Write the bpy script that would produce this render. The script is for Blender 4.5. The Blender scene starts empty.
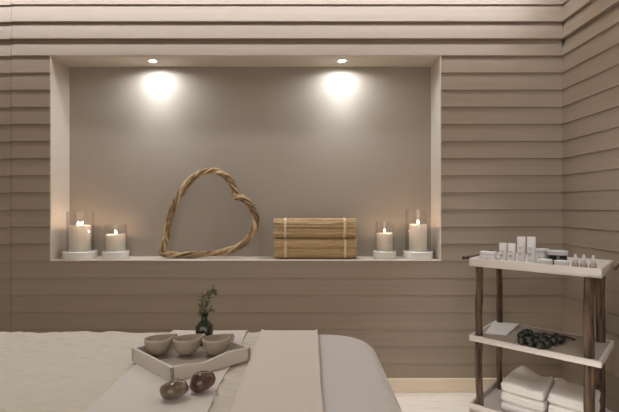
import bpy, bmesh, math, random
from mathutils import Vector, Matrix, noise
random.seed(7)
PI = math.pi
scene = bpy.context.scene
COL = scene.collection
F, D0, CZ = 470.0, 2.632, 1.039          # focal length in pixels, camera to wall, eye height

# ------------------------------------------------------------------ materials
def lin(c):
    return tuple(((v/255)/12.92 if v/255 <= .04045 else ((v/255+.055)/1.055)**2.4) for v in c)

def mat(name, rgb, rough=.6, bump=0, bscale=50, stretch=(1,1,1), var=0, vscale=8, rgb2=None,
        detail=4, sheen=0, spec=.5, coat=0, sss=0, kind='noise'):
    m = bpy.data.materials.new(name); m.use_nodes = True
    nt = m.node_tree; N = nt.nodes; L = nt.links
    b = N['Principled BSDF']
    c = lin(rgb)
    b.inputs['Base Color'].default_value = (*c, 1)
    b.inputs['Roughness'].default_value = rough
    b.inputs['Specular IOR Level'].default_value = spec
    if sheen: b.inputs['Sheen Weight'].default_value = sheen
    if coat: b.inputs['Coat Weight'].default_value = coat; b.inputs['Coat Roughness'].default_value = .15
    if sss:
        b.inputs['Subsurface Weight'].default_value = sss
        b.inputs['Subsurface Radius'].default_value = (.03,.015,.008)
        b.inputs['Subsurface Scale'].default_value = 1
    if bump or var or rgb2:
        tc = N.new('ShaderNodeTexCoord'); mp = N.new('ShaderNodeMapping')
        mp.inputs['Scale'].default_value = stretch
        L.new(tc.outputs['Object'], mp.inputs['Vector'])
    if rgb2:
        n = N.new('ShaderNodeTexNoise'); n.inputs['Scale'].default_value = vscale; n.inputs['Detail'].default_value = detail
        L.new(mp.outputs['Vector'], n.inputs['Vector'])
        r = N.new('ShaderNodeValToRGB')
        r.color_ramp.elements[0].position = .35; r.color_ramp.elements[0].color = (*c,1)
        r.color_ramp.elements[1].position = .65; r.color_ramp.elements[1].color = (*lin(rgb2),1)
        L.new(n.outputs['Fac'], r.inputs['Fac']); L.new(r.outputs['Color'], b.inputs['Base Color'])
    if bump:
        if kind == 'noise':
            n = N.new('ShaderNodeTexNoise'); n.inputs['Detail'].default_value = detail; o = 'Fac'
        elif kind == 'voronoi':
            n = N.new('ShaderNodeTexVoronoi'); o = 'Distance'
        n.inputs['Scale'].default_value = bscale
        L.new(mp.outputs['Vector'], n.inputs['Vector'])
        bp = N.new('ShaderNodeBump'); bp.inputs['Strength'].default_value = min(1,bump); bp.inputs['Distance'].default_value = .003*max(1,bump)
        L.new(n.outputs[o], bp.inputs['Height']); L.new(bp.outputs['Normal'], b.inputs['Normal'])
    return m

def glassy(name, tint=(1,1,1), rough=.02, base=.03):
    """thin clear glass: see-through with fresnel reflections"""
    m = bpy.data.materials.new(name); m.use_nodes = True
    nt = m.node_tree; N = nt.nodes; L = nt.links
    N.remove(N['Principled BSDF'])
    t = N.new('ShaderNodeBsdfTransparent'); t.inputs['Color'].default_value = (*tint,1)
    g = N.new('ShaderNodeBsdfGlossy'); g.inputs['Roughness'].default_value = rough
    lw = N.new('ShaderNodeLayerWeight'); lw.inputs['Blend'].default_value = .25
    mul = N.new('ShaderNodeMath'); mul.operation = 'MULTIPLY_ADD'; mul.inputs[1].default_value = .55; mul.inputs[2].default_value = base
    L.new(lw.outputs['Facing'], mul.inputs[0])
    pw = N.new('ShaderNodeMath'); pw.operation = 'MINIMUM'; pw.inputs[1].default_value = .8
    L.new(mul.outputs[0], pw.inputs[0])
    mx = N.new('ShaderNodeMixShader')
    L.new(pw.outputs[0], mx.inputs[0]); L.new(t.outputs[0], mx.inputs[1]); L.new(g.outputs[0], mx.inputs[2])
    L.new(mx.outputs[0], N['Material Output'].inputs['Surface'])
    return m

def emis(name, rgb, s):
    m = bpy.data.materials.new(name); m.use_nodes = True
    b = m.node_tree.nodes['Principled BSDF']
    b.inputs['Base Color'].default_value = (*rgb,1)
    b.inputs['Emission Color'].default_value = (*rgb,1); b.inputs['Emission Strength'].default_value = s
    return m

M = dict(
 siding = mat('painted_siding', (157,142,125), .5, .1, 40, (.25,.25,14), rgb2=(151,136,120), vscale=3),
 niche  = mat('niche_paint', (162,151,138), .75, .08, 60),
 jamb   = mat('jamb_paint', (212,201,187), .6, .05, 60),
 base   = mat('baseboard_paint', (232,214,190), .45),
 floor  = mat('pale_floor', (236,226,214), .35, .15, 12, (1,12,1), rgb2=(226,214,200), vscale=4),
 ceil   = mat('ceiling_paint', (235,230,222), .8),
 plain  = mat('room_paint', (205,192,176), .8),
 white  = mat('white_ceramic', (232,228,222), .35, coat=.3),
 tray   = mat('white_lacquer', (212,203,194), .4),
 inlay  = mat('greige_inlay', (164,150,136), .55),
 trayfloor = mat('shaded_tray_floor', (168,156,144), .45),  # greyer than the tray sides, shade inside the tray put into the colour
 wax    = mat('candle_wax', (244,234,216), .45, sss=.25),
 wick   = mat('wick', (40,30,22), .9),
 cotton = mat('white_cotton', (214,206,199), .85, .2, 900, sheen=.2),
 sheet  = mat('sheet_cotton', (206,200,197), .85, .15, 900, sheen=.2),
 fold   = mat('folded_sheet_cotton', (215,204,194), .85, .15, 900, sheen=.2),
 quilt  = mat('quilted_cream', (207,199,184), .9, 2.2, 26, (1,2.0,1), kind='voronoi', sheen=.2),
 towel  = mat('terry_towel', (242,236,229), .95, 1.0, 520, sheen=.4),
 straw  = mat('straw', (158,126,84), .65, .4, 60, (1,30,30), rgb2=(222,194,150), vscale=60),
 string = mat('string', (224,206,176), .8),
 wicker = mat('wicker', (112,86,57), .7, .5, 120, rgb2=(165,136,98), vscale=30),
 wicker2= mat('pale_wicker', (168,138,100), .7, .5, 120, rgb2=(206,178,138), vscale=40),
 bark   = mat('dark_bark', (50,37,29), .85, 2.2, 50, (2,2,.25), rgb2=(112,88,70), vscale=26),
 bowl   = mat('stoneware', (186,174,158), .4, .1, 60, rgb2=(172,159,142), vscale=20),
 stone1 = mat('grey_stone', (92,78,62), .16, .15, 40, rgb2=(128,112,92), vscale=40, coat=.6),
 stone2 = mat('brown_stone', (62,40,30), .16, .15, 40, rgb2=(112,82,66), vscale=40, coat=.6),
 dgreen = mat('green_glass', (30,38,16), .1, spec=.6, coat=.1),
 leaf   = mat('sprig_leaf', (62,76,44), .6, rgb2=(88,98,60), vscale=60),
 stem   = mat('sprig_stem', (84,72,48), .7),
 pod    = mat('dark_pod', (20,23,15), .3, .3, 60, rgb2=(36,40,26), vscale=30, coat=.15),
 plast  = mat('white_plastic', (206,200,196), .35),
 print_ = mat('grey_print', (150,146,144), .5),
 silver = mat('silver_lid', (190,186,182), .3),
 black  = mat('black_glass', (22,20,18), .12, coat=.5),
 paper  = mat('white_board', (236,232,228), .6),
 metal  = mat('chrome_ring', (220,218,214), .3),
 wood   = mat('bed_wood', (150,118,84), .5),
 vinyl  = mat('mattress_vinyl', (190,182,170), .5),
 glass  = glassy('clear_glass'),
 yellow = glassy('yellow_liquid', (.80,.74,.42), .05, .05),
 clear  = glassy('bottle_glass', (.9,.88,.84), .04, .1),
 flame  = emis('flame', (1,.70,.42), 22),
 lamp   = emis('lamp_lens', (1,.95,.88), 60),
 fill_face   = emis('fill_panel_glow', (1,.95,.9), .8),  # glow of the added frontal fill panel
 cove   = emis('cove_lens', (1,.88,.74), 4),
)

# a flame gives light but casts no shadow
_n = M['flame'].node_tree; _e = _n.nodes.new('ShaderNodeEmission'); _e.inputs[0].default_value = (1,.72,.45,1); _e.inputs[1].default_value = 14
_t = _n.nodes.new('ShaderNodeBsdfTransparent'); _a = _n.nodes.new('ShaderNodeAddShader')
_n.links.new(_e.outputs[0],_a.inputs[0]); _n.links.new(_t.outputs[0],_a.inputs[1]); _n.links.new(_a.outputs[0],_n.nodes['Material Output'].inputs['Surface'])

# ------------------------------------------------------------------ helpers
def tag(o, label=None, cat=None, group=None, kind=None):
    if label: o['label'] = label
    if cat: o['category'] = cat
    if group: o['group'] = group
    if kind: o['kind'] = kind
    return o

def obj(name, bm, m, parent=None, smooth=True, loc=None, rot=None, ang=40):
    bmesh.ops.recalc_face_normals(bm, faces=bm.faces)
    me = bpy.data.meshes.new(name); bm.to_mesh(me); bm.free()
    me.materials.append(m)
    if smooth:
        me.shade_smooth()
        try: me.set_sharp_from_angle(angle=math.radians(ang))
        except Exception: pass
    o = bpy.data.objects.new(name, me); COL.objects.link(o)
    if parent: o.parent = parent
    if loc: o.location = loc
    if rot: o.rotation_euler = rot
    return o

def empty(name, loc=(0,0,0), rz=0):
    e = bpy.data.objects.new(name, None); COL.objects.link(e)
    e.location = loc; e.rotation_euler = (0,0,rz); e.empty_display_size = .05
    return e

def bx(bm, x0,x1,y0,y1,z0,z1, bevel=0, seg=2):
    r = bmesh.ops.create_cube(bm, size=1)
    vs = r['verts']
    for v in vs:
        v.co = Vector(((x0+x1)/2+v.co.x*(x1-x0), (y0+y1)/2+v.co.y*(y1-y0), (z0+z1)/2+v.co.z*(z1-z0)))
    if bevel:
        es = list({e for v in vs for e in v.link_edges})
        bmesh.ops.bevel(bm, geom=es, offset=bevel, segments=seg, affect='EDGES', profile=.5)
    return bm

def prism(bm, poly, axis_fn):
    """poly: 2D points; axis_fn(p, t) -> Vector for t in 0,1"""
    a = [bm.verts.new(axis_fn(p,0)) for p in poly]; b = [bm.verts.new(axis_fn(p,1)) for p in poly]
    n = len(poly)
    for i in range(n):
        bm.faces.new((a[i],a[(i+1)%n],b[(i+1)%n],b[i]))
    bm.faces.new(a); bm.faces.new(b[::-1])

def lathe(bm, prof, n=32, c=(0,0,0), warp=None, closed=False):
    """prof: (r,z) list; r=0 ends close"""
    rings = []
    for r,z in prof:
        if r < 1e-6:
            v = Vector((c[0],c[1],c[2]+z)); rings.append([bm.verts.new(v)])
        else:
            ring = []
            for i in range(n):
                a = 2*PI*i/n
                p = Vector((r*math.cos(a), r*math.sin(a), z))
                if warp: p = warp(p, a)
                ring.append(bm.verts.new(p+Vector(c)))
            rings.append(ring)
    pairs = list(zip(rings, rings[1:]))
    if closed: pairs.append((rings[-1], rings[0]))
    for A,B in pairs:
        if len(A)==1 and len(B)==1: continue
        for i in range(n):
            j = (i+1)%n
            if len(A)==1: bm.faces.new((A[0],B[i],B[j]))
            elif len(B)==1: bm.faces.new((A[i],A[j],B[0]))
            else: bm.faces.new((A[i],A[j],B[j],B[i]))
    return bm

def tube(bm, pts, rad, n=8, closed=False, cap=True, shape=None):
    """rad: number or list per point; parallel transport frame"""
    pts = [Vector(p) for p in pts]; m = len(pts)
    rr = rad if hasattr(rad,'__len__') else [rad]*m
    up = None; rings = []
    for i,p in enumerate(pts):
        if closed: t = (pts[(i+1)%m]-pts[i-1])
        else: t = pts[min(i+1,m-1)]-pts[max(i-1,0)]
        t.normalize()
        if up is None:
            up = t.orthogonal().normalized()
        up = (up - t*up.dot(t)).normalized()
        s = t.cross(up)
        rings.append([bm.verts.new(p+(up*math.cos(2*PI*k/n)+s*math.sin(2*PI*k/n))*rr[i]*(shape(k,i) if shape else 1)) for k in range(n)])
    for i in range(m if closed else m-1):
        A,B = rings[i], rings[(i+1)%m]
        for k in range(n):
            bm.faces.new((A[k],A[(k+1)%n],B[(k+1)%n],B[k]))
    if cap and not closed:
        bm.faces.new(rings[0][::-1]); bm.faces.new(rings[-1])
    return bm

def catmull(P, k=8, closed=False):
    P = [Vector(p) for p in P]; n = len(P); out = []
    for i in range(n if closed else n-1):
        a = P[(i-1)%n] if closed or i>0 else P[0]
        b = P[i]; c = P[(i+1)%n]; d = P[(i+2)%n] if closed or i+2<n else P[-1]
        for j in range(k):
            t = j/k
            out.append(.5*((2*b)+(c-a)*t+(2*a-5*b+4*c-d)*t*t+(3*b-a-3*c+d)*t**3))
    if not closed: out.append(P[-1])
    return out

def copy_tree(o, parent=None):
    c = o.copy(); COL.objects.link(c)
    if parent: c.parent = parent
    for ch in list(o.children):
        copy_tree(ch, c)
    return c

def W(px, py, d):
    return Vector(((px-309.5)*d/F, d-D0, CZ-(py-206)*d/F))

# ------------------------------------------------------------------ room
S = .0056
ZK = lambda k: CZ-(4.0+17.12*k-206)*S
XR = 1.414                                  # right wall plane
XL = -2.35
NX0, NX1, NZ0, NZ1, ND = -1.456, .739, ZK(15), ZK(3), .207
XJ = -1.674                                 # vertical joint in the siding
REC = {1:.014, 2:.020, 3:.026}
def board(bm, k, a, b, along, dz=0):
    zt, zb = ZK(k-1)+dz, ZK(k)+dz
    t = REC.get(k, .013 if k < 5 else .010 if k < 11 else .0075 if k < 16 else .0028)
    poly = [(0,zb),(.0015,zb-.0012),(.05,zb-.0012),(.05,zt-.001),(t,zt-.001)]
    prism(bm, poly, lambda p,s: along(p[0], p[1], a if s==0 else b))
alongB = lambda y,z,x: Vector((x, y, z))
alongR = lambda y,z,s: Vector((XR+y, s, z))
bm = bmesh.new()
for k in range(-4, 23):
    board(bm, k, XL, XJ-.0012, alongB, -.004)
    if 4 <= k <= 15:
        board(bm, k, XJ+.0012, NX0, alongB); board(bm, k, NX1, XR+.012, alongB)
    else:
        board(bm, k, XJ+.0012, XR+.012, alongB)
# backing behind the boards, with the recess left open
bx(bm, XL, NX0-.02, .05,.30, 0,2.62); bx(bm, NX1+.02, XR+.3, .05,.30, 0,2.62)
bx(bm, NX0-.02, NX1+.02, .05,.30, NZ1+.02,2.62); bx(bm, NX0-.02, NX1+.02, .05,.30, 0,NZ0-.02)
bx(bm, NX0-.02, NX1+.02, ND+.02,.30, NZ0-.02,NZ1+.02)
wb = tag(obj('wall_back', bm, M['siding'], smooth=False), kind='structure')
# recess lining
bm = bmesh.new(); bx(bm, NX0-.02,NX1+.02, ND,ND+.02, NZ0-.02,NZ1+.02)
obj('niche_back_panel', bm, M['niche'], wb, False)
bm = bmesh.new(); bx(bm, NX0+.0003,NX0+.006, .003,ND, NZ0,NZ1-.003); bx(bm, NX1-.006,NX1-.0003, .003,ND, NZ0,NZ1-.003)
obj('niche_side_panel', bm, M['jamb'], wb, False)
bm = bmesh.new(); bx(bm, NX0,NX1, .002,ND, NZ1-.003,NZ1)
obj('niche_soffit', bm, M['jamb'], wb, False)
bm = bmesh.new(); bx(bm, NX0+.006,NX1-.006, -.001,ND, NZ0-.001,NZ0+.003, .0012)
obj('niche_ledge', bm, M['jamb'], wb, False)

bm = bmesh.new()
for k in range(-4, 23): board(bm, k, -4.4, .012, alongR)
bx(bm, XR+.05, XR+.3, -4.4,.05, 0,2.62)
tag(obj('wall_right', bm, M['siding'], smooth=False), kind='structure')
for nm, co in (('wall_left', (XL-.2,XL,-4.4,.05,0,2.62)), ('wall_front', (XL-.2,XR+.3,-4.6,-4.4,0,2.62))):
    bm = bmesh.new(); bx(bm, *co); tag(obj(nm, bm, M['plain'], smooth=False), kind='structure')
bm = bmesh.new(); bx(bm, XL-.2,XR+.3,-4.6,.3,-.1,0)
tag(obj('floor', bm, M['floor'], smooth=False), kind='structure')
bm = bmesh.new(); bx(bm, XL-.2,XR+.3,-4.6,.3,2.62,2.72)
cl = tag(obj('ceiling', bm, M['ceil'], smooth=False), kind='structure')
for nm, f in (('baseboard_back', (XL,XR,-.014,.02,0,.0757)), ('baseboard_right', (XR-.014,XR+.02,-4.4,-.014,0,.0757))):
    bm = bmesh.new(); bx(bm, *f, .003); tag(obj(nm, bm, M['base'], smooth=False), kind='structure')

# ------------------------------------------------------------------ lights
def light(name, typ, loc, energy, color, parent=None, **kw):
    l = bpy.data.lights.new(name, typ); l.energy = energy; l.color = color
    for k,v in kw.items(): setattr(l, k, v)
    o = bpy.data.objects.new(name, l); COL.objects.link(o); o.location = loc
    if parent: o.parent = parent
    return o
def aim(o, d): o.rotation_euler = Vector(d).to_track_quat('-Z','Y').to_euler()

WARM = (.93,1,1.13)
# cove strips along the ceiling edge
def cove(name, x0,x1,y0,y1,z, label, en, d):
    e = empty(name, ((x0+x1)/2,(y0+y1)/2,z)); tag(e, label, 'ceiling light', 'warm light strips along the ceiling edge')
    L_ = max(x1-x0, y1-y0); horiz = (x1-x0) > (y1-y0)
    a,b = (L_/2,.055) if horiz else (.055,L_/2)
    bm = bmesh.new(); bx(bm,-a,a,-b,b,0,.30); obj('housing', bm, M['ceil'], e, False)
    bm = bmesh.new(); bx(bm,-a,a,-b*.8,b*.8,-.003,0); obj('lens', bm, M['cove'], e, False)
    l = light('strip_glow','AREA',(0,0,-.006),en,WARM,e, shape='RECTANGLE', size=L_ if horiz else .1, size_y=.1 if horiz else L_)
    aim(l, d)
COVE_EN = 16.3; FRONT_FILL = 8; UNDER_FILL = 6
cove('light_strip', XL+.1, XR-.1, -.205,-.195, 2.32, 'warm light strip running above the back wall', COVE_EN, (0,1,-.35))
cove('light_strip', XR-.205,XR-.195, -2.6,-.27, 2.32, 'warm light strip running above the right wall', COVE_EN*.95, (1,0,-.5))
# ceiling lamps out of view, the one over the bed added as fill
def ceiling_lamp(x,y,en,label,r=.16,color=(.96,1,1.03),cone=105):
    e = empty('ceiling_lamp',(x,y,2.62)); tag(e,label,'ceiling light')
    bm = bmesh.new(); lathe(bm,[(0,0),(r+.02,0),(r+.02,-.05),(r,-.05),(r,-.02),(0,-.02)],40); obj('lamp_body',bm,M['white'],e)
    bm = bmesh.new(); lathe(bm,[(0,-.025),(r-.002,-.025),(r-.002,-.03),(0,-.03)],40); obj('diffuser',bm,M['cove'],e)
    light('lamp_glow','SPOT',(0,0,-.055),en,color,e,spot_size=math.radians(cone),spot_blend=1,shadow_soft_size=r)
ceiling_lamp(1.12,-2.95,40,'round ceiling lamp near the right wall, behind the camera',r=.07)
ceiling_lamp(.82,-.34,80,'small round ceiling lamp close to the back wall, over the cart corner',r=.05,cone=37)
ceiling_lamp(-.75,-1.25,38,'unseen round fill lamp added over the massage bed',cone=135)  # added fill to lift the sheet and lower walls
# frontal fill panel shaped like a frosted window, added behind the camera
wn = empty('fill_panel_1', (-.4,-4.395,1.45)); tag(wn, kind='structure')
bm = bmesh.new()
for q in ((-1.25,1.25,-.82,-.75),(-1.25,1.25,.75,.82),(-1.25,-1.18,-.75,.75),(1.18,1.25,-.75,.75),(-.03,.03,-.75,.75)): bx(bm,q[0],q[1],0,.05,q[2],q[3],.004)
obj('fill_panel_frame', bm, M['white'], wn, False)
bm = bmesh.new(); bx(bm,-1.18,1.18,.005,.012,-.75,.75); obj('fill_panel_face', bm, M['fill_face'], wn, False)
wl = light('fill_panel_light','AREA',(0,.06,0),FRONT_FILL,(.95,1,1.04),wn,shape='RECTANGLE',size=2.3,size_y=1.45); aim(wl,(0,1,0))

def wide_beam(ld):
    # the flood reflector of a small recessed lamp: more light to the sides than straight down
    ld.use_nodes = True; nt = ld.node_tree; N = nt.nodes; em = N['Emission']
    g = N.new('ShaderNodeNewGeometry'); sx = N.new('ShaderNodeSeparateXYZ'); nt.links.new(g.outputs['Incoming'], sx.inputs[0])
    ab = N.new('ShaderNodeMath'); ab.operation = 'ABSOLUTE'; nt.links.new(sx.outputs['Z'], ab.inputs[0])
    rp = N.new('ShaderNodeValToRGB'); rp.color_ramp.interpolation = 'B_SPLINE'
    prof = [(0,.3),(.15,.6),(.35,1.7),(.52,2.7),(.64,3.1),(.74,3.3),(.82,3.7),(.88,4.5),(.95,5.4),(1,5.6)]
    cr = rp.color_ramp; cr.elements[0].position = 0; cr.elements[1].position = 1
    for p,v in prof[1:-1]: cr.elements.new(p)
    for e_,(p,v) in zip(cr.elements, prof): e_.color = (v/6,v/6,v/6,1)
    nt.links.new(ab.outputs[0], rp.inputs[0])
    ml = N.new('ShaderNodeMath'); ml.operation = 'MULTIPLY'; ml.inputs[1].default_value = 6
    nt.links.new(rp.outputs[0], ml.inputs[0]); nt.links.new(ml.outputs[0], em.inputs['Strength'])

# niche downlights
for px, en, lb in ((153,3.6,'small recessed spotlight in the niche top, above the twig heart'),
               (342,3.6,'small recessed spotlight in the niche top, above the straw bundles')):
    d = (NZ1-CZ)*F/(206-60.5)
    x = (px-309.5)*d/F
    e = empty('recessed_spotlight',(x,d-D0,NZ1)); tag(e, lb, 'spotlight', 'recessed spotlights in the niche')
    bm = bmesh.new(); lathe(bm,[(.022,0),(.034,0),(.034,-.003),(.030,-.006),(.024,-.004),(.022,0)],40); obj('trim_ring',bm,M['metal'],e)
    bm = bmesh.new(); lathe(bm,[(0,-.004),(.016,-.004),(.021,-.001),(.021,0),(0,0)],32); obj('lens',bm,M['lamp'],e)
    l = light('spot_glow','SPOT',(0,0,-.010),en*.77,(.92,1,1.08),e, spot_size=math.radians(172), spot_blend=.2, shadow_soft_size=.018)
    wide_beam(l.data)

# ------------------------------------------------------------------ twig heart
pts = [(161.5,252),(163,243),(164.5,235),(166.5,222),(170,208),(175.5,195),(182.5,184),(190,175.5),(199,170.5),(209.5,169),(219.5,171.5),(226.5,178),(231,187),(233,193.2),(234.5,195.5),
       (237.5,195.5),(246,201.5),(252,210),(254,220),(251.5,231),(246,239),(238,245.5),(226,250.3),(210,253),(192.5,254),(175,253.3)]
root = empty('twig_heart', W(210,257,2.72)); root.location.z = NZ0+.003
tag(root, 'large heart wreath of twisted brown twigs leaning against the niche wall', 'heart ornament')
def hp(px,py):
    z = (257.5-py)*2.735/F; x = (px-209)*2.735/F
    lean = .16
    return Vector((x, z*math.sin(lean)*.8, z*math.cos(lean*.8)+.001))
centre = catmull([hp(*p) for p in pts], 10, closed=True)
n = len(centre)
for s in range(9):
    bm = bmesh.new()
    ph = 2*PI*s/9; turns = 8 if s%2 else 6; R = .0145 if s<6 else .007
    P = []
    for i,c in enumerate(centre):
        t = (centre[(i+1)%n]-centre[i-1]).normalized()
        side = t.cross(Vector((0,1,0))).normalized(); up = side.cross(t)
        a = ph+turns*2*PI*i/n
        rr = R*(1+.25*noise.noise(Vector((i*.05,s*3.1,0))))
        P.append(c+side*math.cos(a)*rr+up*math.sin(a)*rr)
    rad = [.0068*(1+.25*noise.noise(Vector((i*.11,s*7.7,4)))) for i in range(n)]
    tube(bm, P, rad, 7, closed=True)
    obj('twisted_twig', bm, M['wicker2' if s in (1,4,7) else 'wicker'], root)
for s in range(14):
    bm = bmesh.new()
    i = random.randrange(n); c = centre[i]; t = (centre[(i+6)%n]-c).normalized()
    off = Vector((random.uniform(-1,1),random.uniform(-1,.2),random.uniform(-.3,1)))*.012
    tube(bm, [c+off, c+off+t*.03, c+off*1.35+t*.06], [.0026,.0022,.001], 5)
    obj('loose_twig_end', bm, M['wicker'], root)

# ------------------------------------------------------------------ straw bundles
def straw_bundle(loc, label):
    root = empty('straw_bundle', loc); tag(root, label, 'straw bundle', 'tied straw bundles on the niche ledge')
    bm = bmesh.new()
    Lh, ry, rz = .231, .062, .0575
    k = 0
    # solid core plus several hundred straws around it, in layers
    core = []
    for j in range(24):
        a = 2*PI*j/24
        core.append((abs(math.cos(a))**.6*math.copysign(ry*.86,math.cos(a)), rz+abs(math.sin(a))**.6*math.copysign(rz*.86,math.sin(a))))
    prism(bm, core, lambda p,s: Vector(((-Lh*.97,Lh*.97)[s], p[0], p[1])))
    for j in range(190):
        a = 2*PI*j/190*1.0+random.uniform(-.02,.02)
        q = .93+random.uniform(-.06,.03)
        y = abs(math.cos(a))**.6*math.copysign(ry*q,math.cos(a)); z = rz+abs(math.sin(a))**.6*math.copysign(rz*q,math.sin(a))
        r = random.uniform(.0016,.0042)
        x0 = -Lh+random.uniform(-.009,.004); x1 = Lh+random.uniform(-.004,.009)
        P=[]
        for t in range(11):
            u = t/10; x = x0+(x1-x0)*u
            pinch = 1-.05*(math.exp(-((u-.13)/.04)**2)+math.exp(-((u-.87)/.04)**2))
            w = noise.noise(Vector((u*4, j*.13, loc[2]*9)))*.005
            P.append((x, y*pinch+w, rz+(z-rz)*pinch+noise.noise(Vector((u*5,j*.7,3)))*.003))
        tube(bm, P, r, 5)
    obj('straw', bm, M['straw'], root, kind_stuff) if False else tag(obj('straw', bm, M['straw'], root), kind='stuff')
    for sx in (-1,1):
        bm = bmesh.new()
        for q in (-.005,-.0015,.0015,.005):
            P = []
            for j in range(40):
                a = 2*PI*j/40
                P.append((sx*Lh*.735+q+.001*math.sin(3*a), abs(math.cos(a))**.6*math.copysign(ry*.985,math.cos(a)), rz+abs(math.sin(a))**.6*math.copysign(rz*.985,math.sin(a))))
            tube(bm, P, .0022, 6, closed=True)
        st_ = obj('string_tie', bm, M['string'], root)
        bm = bmesh.new(); lathe(bm, [(0,-.006),(.006,-.003),(.006,.003),(0,.006)], 10, c=(sx*Lh*.735, -ry*.9, rz*1.75))
        obj('knot', bm, M['string'], st_)
    return root
straw_bundle(((315.2-309.5)*2.70/F, 2.70-D0+.035, NZ0+.0055), 'straw bundle tied with string lying directly on the niche ledge, lower of two')
straw_bundle(((315.2-309.5)*2.70/F-.002, 2.70-D0+.038, NZ0+.0055+.116), 'straw bundle tied with string lying on top of the other one')

# ------------------------------------------------------------------ candles
def candle(px, basew, glassw, glasstop, cw, ctop, lb1, lb2, two=False, en=.17):
    d = 2.735
    x = (px-309.5)*d/F; y = .100; zb = NZ0+.003
    d = y+D0
    rb = basew/2*d/F; rg = glassw/2*d/F; rc = cw/2*d/F
    zf = lambda py: CZ-(py-206)*d/F - zb
    x = (px-309.5)*d/F
    rb = min(rb, .094)
    hb = .044
    r = empty('candle_holder', (x,y,zb)); tag(r, lb1, 'candle holder')
    bm = bmesh.new(); lathe(bm, [(0,0),(rb*.93,0),(rb*.97,.003),(rb*.985,hb*.5),(rb,hb-.004),(rb-.004,hb),(rg+.006,hb),(rg+.005,hb-.006),(0,hb-.006)], 56)
    obj('base', bm, M['white'], r)
    gt = zf(glasstop)
    bm = bmesh.new(); lathe(bm, [(rg,hb-.005),(rg,gt-.001),(rg-.0015,gt),(rg-.003,gt-.001),(rg-.003,hb-.005)], 56, closed=True)
    obj('glass_shade', bm, M['glass'], r)
    c = empty('pillar_candle', (x,y,zb+hb-.006)); tag(c, lb2, 'candle')
    h = zf(ctop)-(hb-.006)
    bm = bmesh.new(); lathe(bm, [(0,0),(rc-.002,0),(rc,.003),(rc,h-.004),(rc-.002,h),(rc-.008,h-.001),(rc*.6,h-.007),(0,h-.009)], 48,
          warp=lambda p,a: Vector((p.x,p.y,p.z+(.0025*math.sin(2*a+px) if p.z>h*.8 else 0))))
    obj('wax_body', bm, M['wax'], c)
    offs = [(-.014,0,-.002),(.010,-.004,0)] if two else [(0,0,0)]
    for (ox,oy,oz) in offs:
        bm = bmesh.new(); tube(bm, [(ox,oy,h-.009),(ox+.001,oy,h),(ox+.002,oy,h+.005+oz)], .0013, 6)
        wk = obj('wick', bm, M['wick'], c)
        bm = bmesh.new(); lathe(bm, [(0,h+.002+oz),(.0038,h+.006+oz),(.005,h+.010+oz),(.0038,h+.016+oz),(.0014,h+.022+oz),(0,h+.026+oz)], 16, c=(ox+.001,oy,0))
        fo = obj('flame', bm, M['flame'], wk)
        light('flame_glow','POINT',(ox+.001,oy,h+.013+oz),en*(.6 if two else 1),(1,.66,.45),c,shadow_soft_size=.004)
candle(80.3, 33, 25.5, 211.5, 19.8, 225.5, 'white round candle holder with a tall glass cylinder, leftmost on the ledge', 'thick tall lit white pillar candle with two flames, leftmost on the ledge', True)
candle(115.8, 25.5, 21.5, 224.5, 18.5, 234.5, 'small white candle holder with low glass cylinder, left of the twig heart', 'short lit white candle left of the twig heart')
candle(384.5, 23, 18, 221.5, 16.5, 233, 'small white candle holder with low glass cylinder, right of the straw bundles', 'short lit white candle right of the straw bundles')
candle(418, 29.5, 25, 209.5, 17.3, 224.5, 'white round candle holder with a tall glass cylinder, rightmost on the ledge', 'tall lit white pillar candle with one flame, rightmost on the ledge')

# ------------------------------------------------------------------ massage bed
BX0, BX1, BY0, BY1, BZ = -1.78, .208, .825-D0, 1.585-D0, .617
RZ = .05
bed = empty('massage_bed', ((BX0+BX1)/2, (BY0+BY1)/2, 0))
tag(bed, 'massage bed with padded top on four legs, under the sheet and blanket', 'massage bed')
hx, hy = (BX1-BX0)/2, (BY1-BY0)/2
def rrect(hx,hy,r,n=10):
    out=[]
    for cx,cy,a0 in ((hx-r,hy-r,0),(-hx+r,hy-r,90),(-hx+r,-hy+r,180),(hx-r,-hy+r,270)):
        for i in range(n+1):
            a=math.radians(a0+90*i/n); out.append((cx+r*math.cos(a), cy+r*math.sin(a)))
    return out
def pad(bm, hx,hy,r,levels):
    """levels: (inset,z) rings; last closed, first left open"""
    rings=[]
    for ins,z in levels:
        rings.append([bm.verts.new((p[0],p[1],z)) for p in rrect(hx-ins,hy-ins,max(.004,r-ins))])
    for A,B in zip(rings,rings[1:]):
        for i in range(len(A)):
            j=(i+1)%len(A); bm.faces.new((A[i],A[j],B[j],B[i]))
    return rings
bm = bmesh.new()
rg = pad(bm, hx-.006,hy-.006,.12,[(0,.50),(0,.56)]+[(RZ-.02-(RZ-.02)*math.cos(a*PI/12),.56+(.05)*math.sin(a*PI/12)) for a in range(1,7)])
bm.faces.new(rg[-1]); bm.faces.new(rg[0][::-1])
obj('padded_top', bm, M['vinyl'], bed)
bm = bmesh.new(); bx(bm,-hx+.08,hx-.08,-hy+.08,hy-.08,.42,.50,.004); obj('frame', bm, M['wood'], bed, False)
for sx in (-1,1):
    for sy in (-1,1):
        bm = bmesh.new(); bx(bm, sx*(hx-.13)-.035,sx*(hx-.13)+.035, sy*(hy-.12)-.035,sy*(hy-.12)+.035, 0,.42,.005); obj('leg', bm, M['wood'], bed, False)
bm = bmesh.new(); bx(bm, hx-.10,hx-.08,-hy+.1,hy-.1,.40,.42,.002); obj('light_strip', bm, M['cove'], bed, False)  # unseen strip and area light added to brighten floor and lower cart
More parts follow.
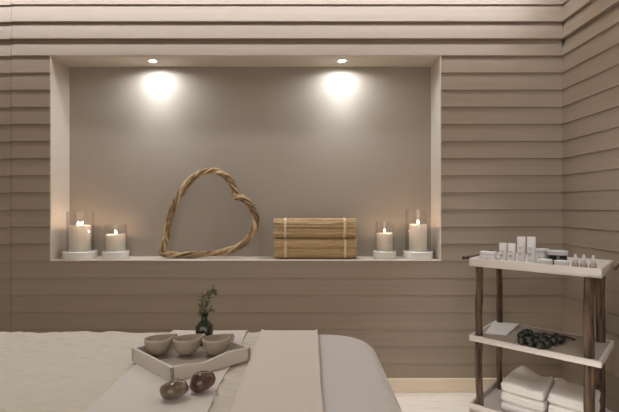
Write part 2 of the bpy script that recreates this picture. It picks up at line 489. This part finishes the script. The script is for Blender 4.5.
ub = light('under_bed_fill','AREA',(hx-.02,0,.14),UNDER_FILL,(1,.97,.90),bed,shape='RECTANGLE',size=.6,size_y=.04); aim(ub,(1,0,-.15))
# sheet: an open shell tucked down around the pad
bm = bmesh.new()
lv = [(.0,.16),(.0,.3),(.0,.45),(0,BZ-RZ)]
N_=8
lv += [(RZ-RZ*math.cos(i*PI/2/N_), BZ-RZ+RZ*math.sin(i*PI/2/N_)) for i in range(1,N_+1)]
rg = pad(bm,hx,hy,.15,lv)
bm.faces.new(rg[-1])
for v in bm.verts:
    if v.co.z < .5:
        a = math.atan2(v.co.y/hy, v.co.x/hx)
        v.co.x *= 1+.006*math.sin(a*23)*(.55-v.co.z)/.4; v.co.y *= 1+.012*math.sin(a*31)*(.55-v.co.z)/.4
tag(obj('fitted_sheet', bm, M['sheet'], loc=bed.location[:], ang=60), 'pale grey white sheet stretched over the rounded foot end of the bed', 'bed sheet')

def drape(name, x0, x1, off, th, m, label, cat, nx=40, drop=.22, edge=0, wr=.0012, quilt=0, hem=0):
    """cloth laid across the bed and hanging over both long sides"""
    bm = bmesh.new()
    prof = []                                  # (y, z, ny, nz)
    for z in (BZ-RZ-drop, BZ-RZ-drop*.66, BZ-RZ-drop*.33, BZ-RZ): prof.append((BY1, z, 1, 0))
    for i in range(1,9):
        a = i*PI/2/8; prof.append((BY1-RZ+RZ*math.cos(a), BZ-RZ+RZ*math.sin(a), math.cos(a), math.sin(a)))
    K = 90 if quilt else 36
    for i in range(1,K): prof.append((BY1-RZ-(BY1-BY0-2*RZ)*i/K, BZ, 0, 1))
    for i in range(8,0,-1):
        a = i*PI/2/8; prof.append((BY0+RZ-RZ*math.cos(a), BZ-RZ+RZ*math.sin(a), -math.cos(a), math.sin(a)))
    for z in (BZ-RZ, BZ-RZ-drop*.33, BZ-RZ-drop*.66, BZ-RZ-drop): prof.append((BY0, z, -1, 0))
    top=[];bot=[]
    for i in range(nx+1):
        x = x0+(x1-x0)*i/nx
        tr=[];br=[]
        for (y,z,ny,nz) in prof:
            w = wr*noise.noise(Vector((x*6,y*5,off*100)))+wr
            q = 0
            if quilt:
                q = quilt*(.5+.5*math.sin(x*40+2.6*math.sin(y*44+.9*math.sin(x*23))))*(.4+.6*abs(math.sin(y*52+1.5*math.sin(x*27))))
            e = 1
            if hem: # raised rolled hem along both edges
                dx = min(x-x0, x1-x); e = 1+hem*math.exp(-(dx/.006)**2)
            xx = x + edge*noise.noise(Vector((y*6, off*77, i//(nx//2+1)*5)))
            h = off+th*e+w+q
            tr.append(bm.verts.new((xx, y+ny*h, z+nz*h)))
            br.append(bm.verts.new((xx, y+ny*off, z+nz*off)))
        top.append(tr);bot.append(br)
    m_ = len(prof)
    for i in range(nx):
        for j in range(m_-1):
            bm.faces.new((top[i][j],top[i+1][j],top[i+1][j+1],top[i][j+1]))
            bm.faces.new((bot[i][j],bot[i][j+1],bot[i+1][j+1],bot[i+1][j]))
    for i in (0,nx):
        for j in range(m_-1): bm.faces.new((top[i][j],top[i][j+1],bot[i][j+1],bot[i][j]))
    for j in (0,m_-1):
        for i in range(nx): bm.faces.new((top[i][j],bot[i][j],bot[i+1][j],top[i+1][j]))
    o = obj(name, bm, m, ang=60)
    return tag(o, label, cat)
# cream blanket runs under the white cloth and shows again as a narrow band beyond it
drape('quilted_blanket', BX0+.02, -.150, .0005, .004, M['quilt'], 'cream quilted blanket with raised wavy pattern on the left of the bed', 'blanket', nx=230, edge=.002, quilt=.006)
drape('white_cloth', -.447, -.204, .0105, .0018, M['cotton'], 'smooth white cloth across the bed under the tray and stones', 'cloth', nx=30, edge=.006, wr=.0015, hem=.6)
drape('folded_sheet', -.158, .026, .0095, .004, M['fold'], 'folded off-white sheet across the bed right of the tray', 'bed sheet', nx=60, edge=.003, hem=.8, wr=.0008)
TZ = BZ+.0155                                  # surface of the white cloth

# ------------------------------------------------------------------ serving tray
def on_bed(px, py, z=None):
    z = TZ if z is None else z
    d = (CZ-z)*F/(py-206); return Vector(((px-309.5)*d/F, d-D0))
Fp = on_bed(171, 382.5); Rp = on_bed(250.5, 360); Lp = on_bed(135.5, 359.8)
ang = math.atan2(Rp.y-Fp.y, Rp.x-Fp.x)
LA, LB = (Rp-Fp).length, (Lp-Fp).length                          # along ur, along ul
tr = empty('serving_tray', (Fp.x, Fp.y, TZ), ang); tag(tr, 'white square tray with wavy side on the bed holding three bowls', 'tray')
bm = bmesh.new(); bx(bm, .004,LA-.004,.004,LB-.004,0,.007,.001); obj('tray_floor', bm, M['trayfloor'], tr, False)
def tray_side(a,b,wavy):
    bm = bmesh.new(); T=.008; n=48
    a=Vector(a);b=Vector(b); dirv=(b-a).normalized(); nrm=Vector((-dirv.y,dirv.x))
    rows=[]
    for i in range(n+1):
        u=i/n; p=a.lerp(b,u)
        h=.034
        if wavy:
            h=.034-.0085*math.exp(-((u-.38)/.17)**2)+.002*math.exp(-((u-.75)/.12)**2)
        q = p+nrm*T
        rows.append([bm.verts.new((p.x,p.y,0)),bm.verts.new((p.x,p.y,h-.001)),bm.verts.new((p.x+nrm.x*.001,p.y+nrm.y*.001,h)),
                     bm.verts.new((q.x-nrm.x*.001,q.y-nrm.y*.001,h)),bm.verts.new((q.x,q.y,h-.001)),bm.verts.new((q.x,q.y,0))])
    for A,B in zip(rows,rows[1:]):
        for k in range(6): bm.faces.new((A[k],A[(k+1)%6],B[(k+1)%6],B[k]))
    bm.faces.new(rows[0]); bm.faces.new(rows[-1][::-1])
    obj('tray_side', bm, M['tray'], tr, False)
tray_side((0,0),(LA,0),True); tray_side((LA,.0),(LA,LB),False); tray_side((LA,LB),(0,LB),True); tray_side((0,LB),(0,0),False)
# ------------------------------------------------------------------ bowls
def bowl(px, label, rot):
    q = on_bed(px, 355, TZ+.0075)
    r0 = .0375; H=.045
    def warp(p,a):
        # teardrop pinch towards angle 0, lip raised there
        k = max(0,math.cos(a))**3.2; hz = p.z/H
        s = 1+.27*k*hz
        sy = 1-.25*k*hz
        return Vector((p.x*s, p.y*.90*sy, p.z+.003*k*hz))
    e = empty('teardrop_bowl', (q.x, q.y, TZ+.0075), rot); tag(e, label, 'bowl', 'small stoneware bowls on the white tray')
    prof=[(0,0),(.010,0),(.013,.002)]
    for i in range(1,11):
        t=i/10; prof.append((.013+(r0-.013)*math.sin(t*PI/2)**.95, .002+(H-.002)*(.5*t**1.25+.5*(1-math.cos(t*PI/2)))))
    inner=[(r-.003,z+.001) for r,z in prof[2:]][::-1]
    prof = prof+[(r0-.0012,H+.0012)]+inner+[(0,.004)]
    bm = bmesh.new(); lathe(bm, prof, 48, warp=warp); obj('bowl_body', bm, M['bowl'], e, ang=70)
    bm = bmesh.new()
    P = [(r0*1.10,-.010,H+.004),(r0*1.25,-.004,H+.004),(r0*1.28,-.007,H-.003),(r0*1.12,-.012,H-.012)]
    tube(bm, catmull(P,5), .0028, 8); obj('pinched_lip', bm, M['bowl'], e)
    return e
bowl(158.5, 'small grey stoneware bowl with pinched lip, nearest the left tray corner', math.radians(36))
bowl(187, 'small grey stoneware bowl with pinched lip, between the other two', math.radians(36))
bowl(216, 'small grey stoneware bowl with pinched lip, nearest the right tray corner', math.radians(36))

# ------------------------------------------------------------------ bottle and sprig
Bp = Rp+Lp-Fp; bd = Bp.y+D0-.043; bxp = (204.4-309.5)*bd/F
bt = empty('glass_bottle', (bxp, bd-D0, TZ+.0075)); tag(bt, 'small dark green glass bottle in the back corner of the tray', 'bottle')
bm = bmesh.new()
sq = lambda p,a: Vector((p.x*(1+.20*abs(math.sin(2*a))**1.5), p.y*(1+.20*abs(math.sin(2*a))**1.5), p.z)) if p.z<.052 else p
lathe(bm, [(0,.003),(.017,.0),(.0212,.003),(.0225,.012),(.0225,.046),(.0205,.052),(.013,.058),(.0085,.062),(.0085,.071),(.0105,.072),(.0105,.077),(.0085,.078),(.0065,.077),(.0065,.062),(.011,.056),(.0185,.050),(.0185,.006),(0,.006)], 40, warp=sq)
for v in bm.verts: v.co.z *= 1.14
obj('bottle_body', bm, M['dgreen'], bt, ang=60)
sp = empty('leafy_sprig', (bxp, bd-D0, TZ+.080)); tag(sp, 'green leafy sprig standing in the dark green bottle', 'sprig')
stems = [[(0,0,-.05),(-.001,0,.0),(-.006,.004,.028),(-.008,.0,.052),(.002,-.002,.070),(.020,0,.082),(.034,0,.076)],
         [(0,0,-.04),(.002,0,.0),(.001,.003,.025),(.007,0,.045),(.014,.004,.062),(.024,0,.090)],
         [(0,0,-.04),(-.003,-.002,.0),(-.009,-.004,.02),(-.013,-.004,.042)],
         [(.001,0,-.04),(.004,-.004,.004),(.012,-.004,.022),(.021,-.003,.030)]]
leafb = bmesh.new(); nl = 0
for st in stems:
    P = catmull(st, 8)
    bm = bmesh.new(); tube(bm, P, [.0013*(1-.6*i/len(P)) for i in range(len(P))], 6); obj('stem', bm, M['stem'], sp)
    for i in range(8, len(P)-1, 1):
        for s in range(2 if i%2 else 3):
            a = random.uniform(0,2*PI); t = (P[i+1]-P[i-1]).normalized()
            o_ = t.orthogonal().normalized(); o_.rotate(Matrix.Rotation(a,3,t))
            dr = (o_*.9+t*.7).normalized(); Ln = random.uniform(.012,.021); w=.0016
            sd = dr.cross(t).normalized()*w
            b0=P[i]; m1=b0+dr*Ln*.5; e1=b0+dr*Ln-Vector((0,0,.002)); nn=dr.cross(sd).normalized()*.0005
            vs=[leafb.verts.new(q) for q in (b0,m1+sd,e1,m1-sd,m1+nn,m1-nn)]
            for f in ((0,1,4),(1,2,4),(2,3,4),(3,0,4),(1,0,5),(2,1,5),(3,2,5),(0,3,5)): leafb.faces.new([vs[q] for q in f])
tag(obj('leaf', leafb, M['leaf'], sp, False), kind='stuff')

# ------------------------------------------------------------------ stones
def stone(px, py, d, rx, ry, rz, yaw, roll, m, label, seed):
    bm = bmesh.new(); bmesh.ops.create_icosphere(bm, subdivisions=4, radius=1)
    for v in bm.verts:
        n_ = 1+.10*noise.noise(v.co*1.3+Vector((seed,0,0)))+.02*noise.noise(v.co*4+Vector((seed,0,0)))
        v.co = Vector((v.co.x*rx, v.co.y*ry, v.co.z*rz*(1 if v.co.z>0 else .85)))*n_
    rot = Matrix.Rotation(yaw,4,'Z')@Matrix.Rotation(roll,4,'Y')
    bm.transform(rot)
    zmin = min(v.co.z for v in bm.verts)
    for v in bm.verts: v.co.z -= zmin
    q=on_bed(px,py)
    o = obj('smooth_stone', bm, m, loc=(q.x,q.y+.012,TZ+.0004)); return tag(o,label,'stone','polished massage stones')
stone(172.5, 400.5, 0, .0305,.023,.0200, math.radians(22), math.radians(-8), M['stone1'], 'polished grey-brown oval stone on the white cloth, left of the two', 3)
stone(201.2, 393.5, 0, .0290,.023,.0235, math.radians(25), math.radians(-14), M['stone2'], 'polished dark reddish brown stone on the white cloth, right of the two', 9)

# ------------------------------------------------------------------ shelf cart
F1 = Vector((.752, 2.215-D0)); U = Vector((.385,-.385)); V = Vector((.2385,.290))
def cp(a,b,z=0): p = F1+U*a+V*b; return Vector((p.x,p.y,z))
cart = empty('shelf_cart', (0,0,0)); tag(cart, 'white three-tier shelf cart with rough dark branch legs in the corner', 'shelf cart')
uvl = lambda a,b: (a/U.length, b/V.length)
def quad_box(bm, a0,a1,b0,b1,z0,z1,bev=.002):
    vs=[bm.verts.new(cp(a,b,z)) for z in (z0,z1) for a,b in ((a0,b0),(a1,b0),(a1,b1),(a0,b1))]
    fs=[(0,1,2,3),(4,5,6,7),(0,1,5,4),(1,2,6,5),(2,3,7,6),(3,0,4,7)]
    for f in fs: bm.faces.new([vs[i] for i in f])
    es=list({e for v in vs for e in v.link_edges})
    if bev: bmesh.ops.bevel(bm, geom=es, offset=bev, segments=2, affect='EDGES')
def tray_tier(name, z0,z1,zf,m):
    ta, tb = .014/U.length, .014/V.length
    bm = bmesh.new()
    quad_box(bm, 0,1,0,1,z0,zf,.001)
    quad_box(bm, 0,1,0,tb,z0,z1); quad_box(bm, 0,1,1-tb,1,z0,z1); quad_box(bm, 0,ta,tb*.5,1-tb*.5,z0,z1); quad_box(bm, 1-ta,1,tb*.5,1-tb*.5,z0,z1)
    obj(name, bm, m, cart, False)
TT, TM, TB = .794, .430, .112
TF = TT-.026
tray_tier('top_tray', TT-.037, TT, TF, M['tray'])
bm = bmesh.new(); quad_box(bm,0,1,0,1,TM-.024,TM-.005)
quad_box(bm,0,1,0,.03,TM-.006,TM+.001,.001); quad_box(bm,0,1,.97,1,TM-.006,TM+.001,.001); quad_box(bm,0,.024,.02,.98,TM-.006,TM+.001,.001); quad_box(bm,.976,1,.02,.98,TM-.006,TM+.001,.001)
mid = obj('middle_shelf', bm, M['tray'], cart, False)
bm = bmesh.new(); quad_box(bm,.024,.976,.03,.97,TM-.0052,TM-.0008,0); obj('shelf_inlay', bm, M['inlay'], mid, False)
BF = TB-.022
tray_tier('bottom_tray', TB-.042, TB, BF, M['tray'])
for n_,(a,b,r) in enumerate(((.065,.10,.0165),(.065,.88,.0148),(.912,.10,.0190),(.912,.86,.0190))):
    bm = bmesh.new(); P=[]; R=[]
    for i in range(41):
        z = (TT-.040)*i/40
        c = cp(a,b,z); s=n_*5.3
        P.append(c+Vector((noise.noise(Vector((z*5,s,0))),noise.noise(Vector((z*5,s,7))),0))*.006); R.append(r*(1+.16*noise.noise(Vector((z*9,s,3)))))
    tube(bm, P, R, 14, shape=lambda k,i: 1+.10*noise.noise(Vector((k*.9,i*.12,n_*3.3))))
    obj('branch_leg', bm, M['bark'], cart)
for a in (-.035, 1.035):
    bm = bmesh.new(); P=[cp(a,b,TT+.000-.004*math.sin(b*5)) for b in (-.06,.15,.4,.7,1.0)] if a<0 else [cp(a,b,TT-.02) for b in (.55,.7,.85,1.0)]
    tube(bm, catmull(P,5), .0075, 8, shape=lambda k,i: 1+.12*math.sin(k*2.1+i)); obj('branch_handle', bm, M['bark'], cart)

def solve_a(px,b):
    t=(px-309.5)/F
    q=F1+V*b; # (q.x+a U.x) = t (q.y+D0 + a U.y)
    return (t*(q.y+D0)-q.x)/(U.x-t*U.y)
YAW = math.atan2(U.y,U.x)
def at_cart(px,b,z):
    return cp(solve_a(px,b),b,z)

def tubeb(px,b,h,w,label,grp):
    p=at_cart(px,b,TF+.0005); e=empty('cosmetic_tube',p,YAW); tag(e,label,'tube',grp)
    bm=bmesh.new()
    lathe(bm,[(0,0),(w*.46,0),(w*.5,.002),(w*.5,.018),(w*.47,.02),(0,.02)],28); obj('cap',bm,M['plast'],e)
    bm=bmesh.new()
    n=28; rings=[]
    for i in range(9):
        t=i/8; z=.0205+(h-.0205)*t
        k=max(0,(t-.3)/.7)
        rings.append([bm.verts.new((w*.5*math.cos(2*PI*j/n)*(1+.06*k), w*.47*math.sin(2*PI*j/n)*(1-.86*k), z)) for j in range(n)])
    for A,B in zip(rings,rings[1:]):
        for j in range(n): bm.faces.new((A[j],A[(j+1)%n],B[(j+1)%n],B[j]))
    bm.faces.new(rings[0]); bm.faces.new(rings[-1])
    tb_ = obj('tube_body',bm,M['plast'],e)
    bm=bmesh.new()
    for z,ww in ((.62,.5),(.57,.36),(.45,.42),(.41,.42),(.37,.3)):
        # thin printed rules on the front of the tube
        zz=h*z; yy=-w*.47*(1-.86*max(0,((zz-.0205)/(h-.0205)-.3)/.7))-.0006
        bx(bm,-w*ww*.5,w*ww*.5,yy-.0003,yy+.0012,zz-.0012,zz+.0012)
    obj('printed_label',bm,M['print_'],tb_,False)
g='upright white cosmetic tubes on the cart'
tubeb(503.2,.30,.097,.036,'shorter white cosmetic tube on the cart, left of its short twin',g)
tubeb(511.8,.30,.097,.036,'shorter white cosmetic tube on the cart, next to the tall tubes',g)
tubeb(521.3,.30,.130,.037,'tall white cosmetic tube on the cart, left of its tall twin',g)
tubeb(531.3,.30,.132,.037,'tall white cosmetic tube on the cart, next to the jars',g)

def jar(px,b,w,h,label,body,lid,lidh=.45,sq=False,name='cosmetic_jar',cat='jar'):
    p=at_cart(px,b,TF+.0005); e=empty(name,p,YAW+(.25 if sq else 0)); tag(e,label,cat)
    r=w/2; hb=h*(1-lidh)
    if sq:
        bm=bmesh.new(); bx(bm,-r,r,-r*.8,r*.8,0,hb,.003); jb = obj('jar_body',bm,body,e)
        bm=bmesh.new(); bx(bm,-r,r,-r*.8,r*.8,hb,h,.003); obj('lid',bm,lid,e)
    else:
        bm=bmesh.new(); lathe(bm,[(0,0),(r*.86,0),(r*.93,.003),(r*.94,hb*.6),(r*.84,hb-.001),(0,hb-.001)],36); jb = obj('jar_body',bm,body,e)
        bm=bmesh.new(); lathe(bm,[(0,hb),(r*.99,hb),(r,hb+.001),(r,h-.002),(r-.002,h),(0,h)],36); obj('lid',bm,lid,e)
    bm=bmesh.new(); bx(bm,-r*.4,r*.4,-(r*.8 if sq else r*.94)-.001,-(r*.8 if sq else r*.94)+.0014,hb*.35,hb*.42); bx(bm,-r*.25,r*.25,-(r*.8 if sq else r*.94)-.001,-(r*.8 if sq else r*.94)+.0014,hb*.5,hb*.56)
    obj('printed_label',bm,M['print_'],jb,False)
jar(488.5,.45,.074,.046,'low wide white box-shaped jar at the left end of the cart top',M['plast'],M['plast'],.35,True)
jar(498.5,.26,.020,.034,'tiny white jar between the wide box and the tubes',M['plast'],M['plast'],.4)
jar(542,.62,.064,.070,'white jar with grey lid behind the tall tubes',M['plast'],M['silver'],.2)
jar(557.5,.55,.086,.068,'black jar with wide pale lid on the cart',M['black'],M['silver'],.26)
jar(545,.17,.060,.040,'low white jar at the front of the cart top, left of its twin',M['plast'],M['plast'],.5)
jar(562,.17,.058,.040,'low white jar at the front of the cart top, beside the dropper bottles',M['plast'],M['plast'],.5)
for px,lb in ((575.3,'left'),(583.8,'middle'),(593.2,'right')):
    p=at_cart(px,.30,TF+.0005); e=empty('dropper_bottle',p,YAW); tag(e,'small glass dropper bottle with white top, %s of the three'%lb,'bottle','dropper bottles on the cart')
    bm=bmesh.new(); lathe(bm,[(0,0),(.0135,0),(.0145,.002),(.0145,.026),(.010,.031),(.0075,.033),(.0065,.033),(.009,.030),(.0132,.026),(.0132,.002),(0,.0015)],24); obj('glass_body',bm,M['clear'],e)
    bm=bmesh.new(); lathe(bm,[(0,.002),(.0125,.002),(.0125,.016),(0,.016)],24); obj('oil',bm,M['yellow'],e)
    bm=bmesh.new(); lathe(bm,[(0,.033),(.0092,.033),(.0092,.043),(.008,.044),(0,.044)],20); obj('collar',bm,M['silver'],e)
    bm=bmesh.new(); lathe(bm,[(0,.044),(.0062,.044),(.0066,.052),(.005,.062),(.003,.066),(0,.067)],16); obj('dropper_top',bm,M['plast'],e)

# middle shelf: board and pod bunch
quad=[(485,333.2),(494.5,320.8),(519.5,324),(506.5,335)]
hz=TM+.0005; pts4=[]
for px,py in quad:
    d=(CZ-hz-.004)*F/(py-206); pts4.append(Vector(((px-309.5)*d/F,d-D0,hz)))
bm=bmesh.new(); vs=[bm.verts.new(p) for p in pts4]+[bm.verts.new(p+Vector((0,0,.006))) for p in pts4]
for f in [(0,1,2,3),(4,5,6,7),(0,1,5,4),(1,2,6,5),(2,3,7,6),(3,0,4,7)]: bm.faces.new([vs[i] for i in f])
bmesh.ops.bevel(bm, geom=bm.edges[:], offset=.0012, segments=2, affect='EDGES')
tag(obj('folded_napkin',bm,M['paper'],smooth=False),'flat white folded napkin on the left end of the middle shelf','napkin')

pb=empty('pod_bunch',(0,0,0))
def mid_pt(px,py,z): 
    d=(CZ-z)*F/(py-206); return Vector(((px-309.5)*d/F,d-D0,z))
tag(pb,'bunch of dark green round pods with a stalk on the middle shelf','plant bunch')
pods=[(522,336,.017),(521,341,.014),(527,333,.017),(528,340,.017),(533,338,.016),(531,343.5,.013),(537,342,.016),(540,345,.015),(543,341,.016),(547,344,.016),(549,339,.016),(553,341,.016),(556,337,.015),(560,339.5,.016),(563,338,.012),(538,336,.014),(545,336,.014),
      (525,337,.015,1),(530,337,.014,1),(541,341,.014,1),(549,341,.013,1),(536,340,.013,1)]
for q in pods:
    px,py,r=q[:3]; r*=1.15; up=len(q)>3
    z=TM+r+.0005+(.016 if up else 0)
    p=mid_pt(px,py-(0 if not up else 4),z)
    bm=bmesh.new(); bmesh.ops.create_uvsphere(bm,u_segments=20,v_segments=12,radius=r)
    ax=Vector((random.uniform(-1,1),random.uniform(-1,1),random.uniform(-.3,.3))).normalized()
    for v in bm.verts:
        t=v.co.dot(ax); v.co+=ax*t*.16; v.co*=1+.05*noise.noise(v.co*60+p*9)
        if v.co.z<-r+.0002: v.co.z=-r+.0002
    o=obj('pod',bm,M['pod'],pb,loc=p)
bm=bmesh.new()
P=[mid_pt(530,338,TM+.022),mid_pt(545,338,TM+.026),mid_pt(560,336,TM+.020),mid_pt(567,337,TM+.010),mid_pt(574.5,339.5,TM+.006)]
tube(bm,catmull(P,6),.0046,8); obj('stalk',bm,M['pod'],pb)

# towels on the bottom tray
def towel(a0,a1,b0,b1,z0,h,label,seed,lift=None):
    lx=(a1-a0)*U.length; ly=(b1-b0)*V.length
    c=cp((a0+a1)/2,(b0+b1)/2,z0)
    bm=bmesh.new(); 
    nx,ny,nz=26,26,10
    # rounded fold body: superellipse section swept, with a slit showing the layers
    def P(u,v,s):
        return None
    bmesh.ops.create_cube(bm,size=1)
    bmesh.ops.subdivide_edges(bm,edges=bm.edges[:],cuts=15,use_grid_fill=True)
    v_ang=math.atan2(V.y,V.x)
    du=U.normalized(); dv=V.normalized()
    for v in bm.verts:
        x,y,z=v.co*2
        # superellipse rounding of the side faces
        rx=.92+.08*(1-abs(z)**3.0); ry=.93+.07*(1-abs(z)**3.0)
        cr=1-.05*(abs(x)*abs(y))**4
        X=x*lx/2*rx*cr; Y=y*ly/2*ry*cr
        Z=z*h/2
        # fold crease between the two layers on the front and left faces
        edge=max(abs(x),abs(y))
        if edge>.98:
            cre=math.exp(-((z-.05)/.16)**2)*.0045
            if abs(y)>.98: Y-=math.copysign(cre,y)
            if abs(x)>.98: X-=math.copysign(cre,x)
        q=Vector((X*9+seed,Y*9,z))
        if z>0: Z+=.0035*noise.noise(q*1.1)+.002*noise.noise(q*3)
        Z-=.004*(max(abs(x),abs(y))**6)*(z>0)
        X+=.003*noise.noise(q+Vector((5,0,0))); Y+=.003*noise.noise(q+Vector((9,0,0)))
        if lift and z>0: Z+=lift(x,y)*max(0,z)
        w=du*X+dv*Y
        v.co=Vector((w.x,w.y,Z+h/2))
    zmin=min(v.co.z for v in bm.verts)
    for v in bm.verts: v.co.z-=zmin
    return tag(obj('folded_towel',bm,M['towel'],loc=c,ang=80),label,'towel','folded white towels on the bottom tray')
b0,b1=.17,.80
H=.047
pk=lambda x,y: .030*math.exp(-((x+.5)/.38)**2-((y-.75)/.45)**2)+.012*math.exp(-((x-.95)/.2)**2-((y-.6)/.6)**2)-.006*math.exp(-((x-.4)/.3)**2)
pk2=lambda x,y: .016*math.exp(-((x+.85)/.25)**2-((y-.6)/.6)**2)-.003*(x>0)*x
for i in range(3):
    w=['bottom','middle','top'][i]
    towel(.225,.592-.003*i,b0,b1,BF+.0005+i*H,H-.0012,'folded white towel, %s of the left stack on the lowest tray'%w,3*i,pk if i==2 else None)
    towel(.600,.930,b0+.02,b1-.02,BF+.0005+i*(H),H-.0012,'folded white towel, %s of the right stack on the lowest tray'%w,20+3*i,pk2 if i==2 else None)

# ------------------------------------------------------------------ world, camera, view
w = bpy.data.worlds.new('world'); scene.world = w; w.use_nodes = True
w.node_tree.nodes['Background'].inputs[0].default_value = (1,.9,.8,1); w.node_tree.nodes['Background'].inputs[1].default_value = 0.02
cam = bpy.data.cameras.new('camera'); cam.sensor_width = 36; cam.lens = 36*F/619; cam.clip_start = .02
co = bpy.data.objects.new('camera', cam); COL.objects.link(co); co.location = (0,-D0,CZ); co.rotation_euler = (PI/2,0,0)
scene.camera = co
scene.view_settings.view_transform = 'Standard'
try: scene.view_settings.look = 'None'
except Exception: pass
scene.view_settings.gamma = 1; scene.view_settings.use_curve_mapping = False
scene.view_settings.exposure = 0
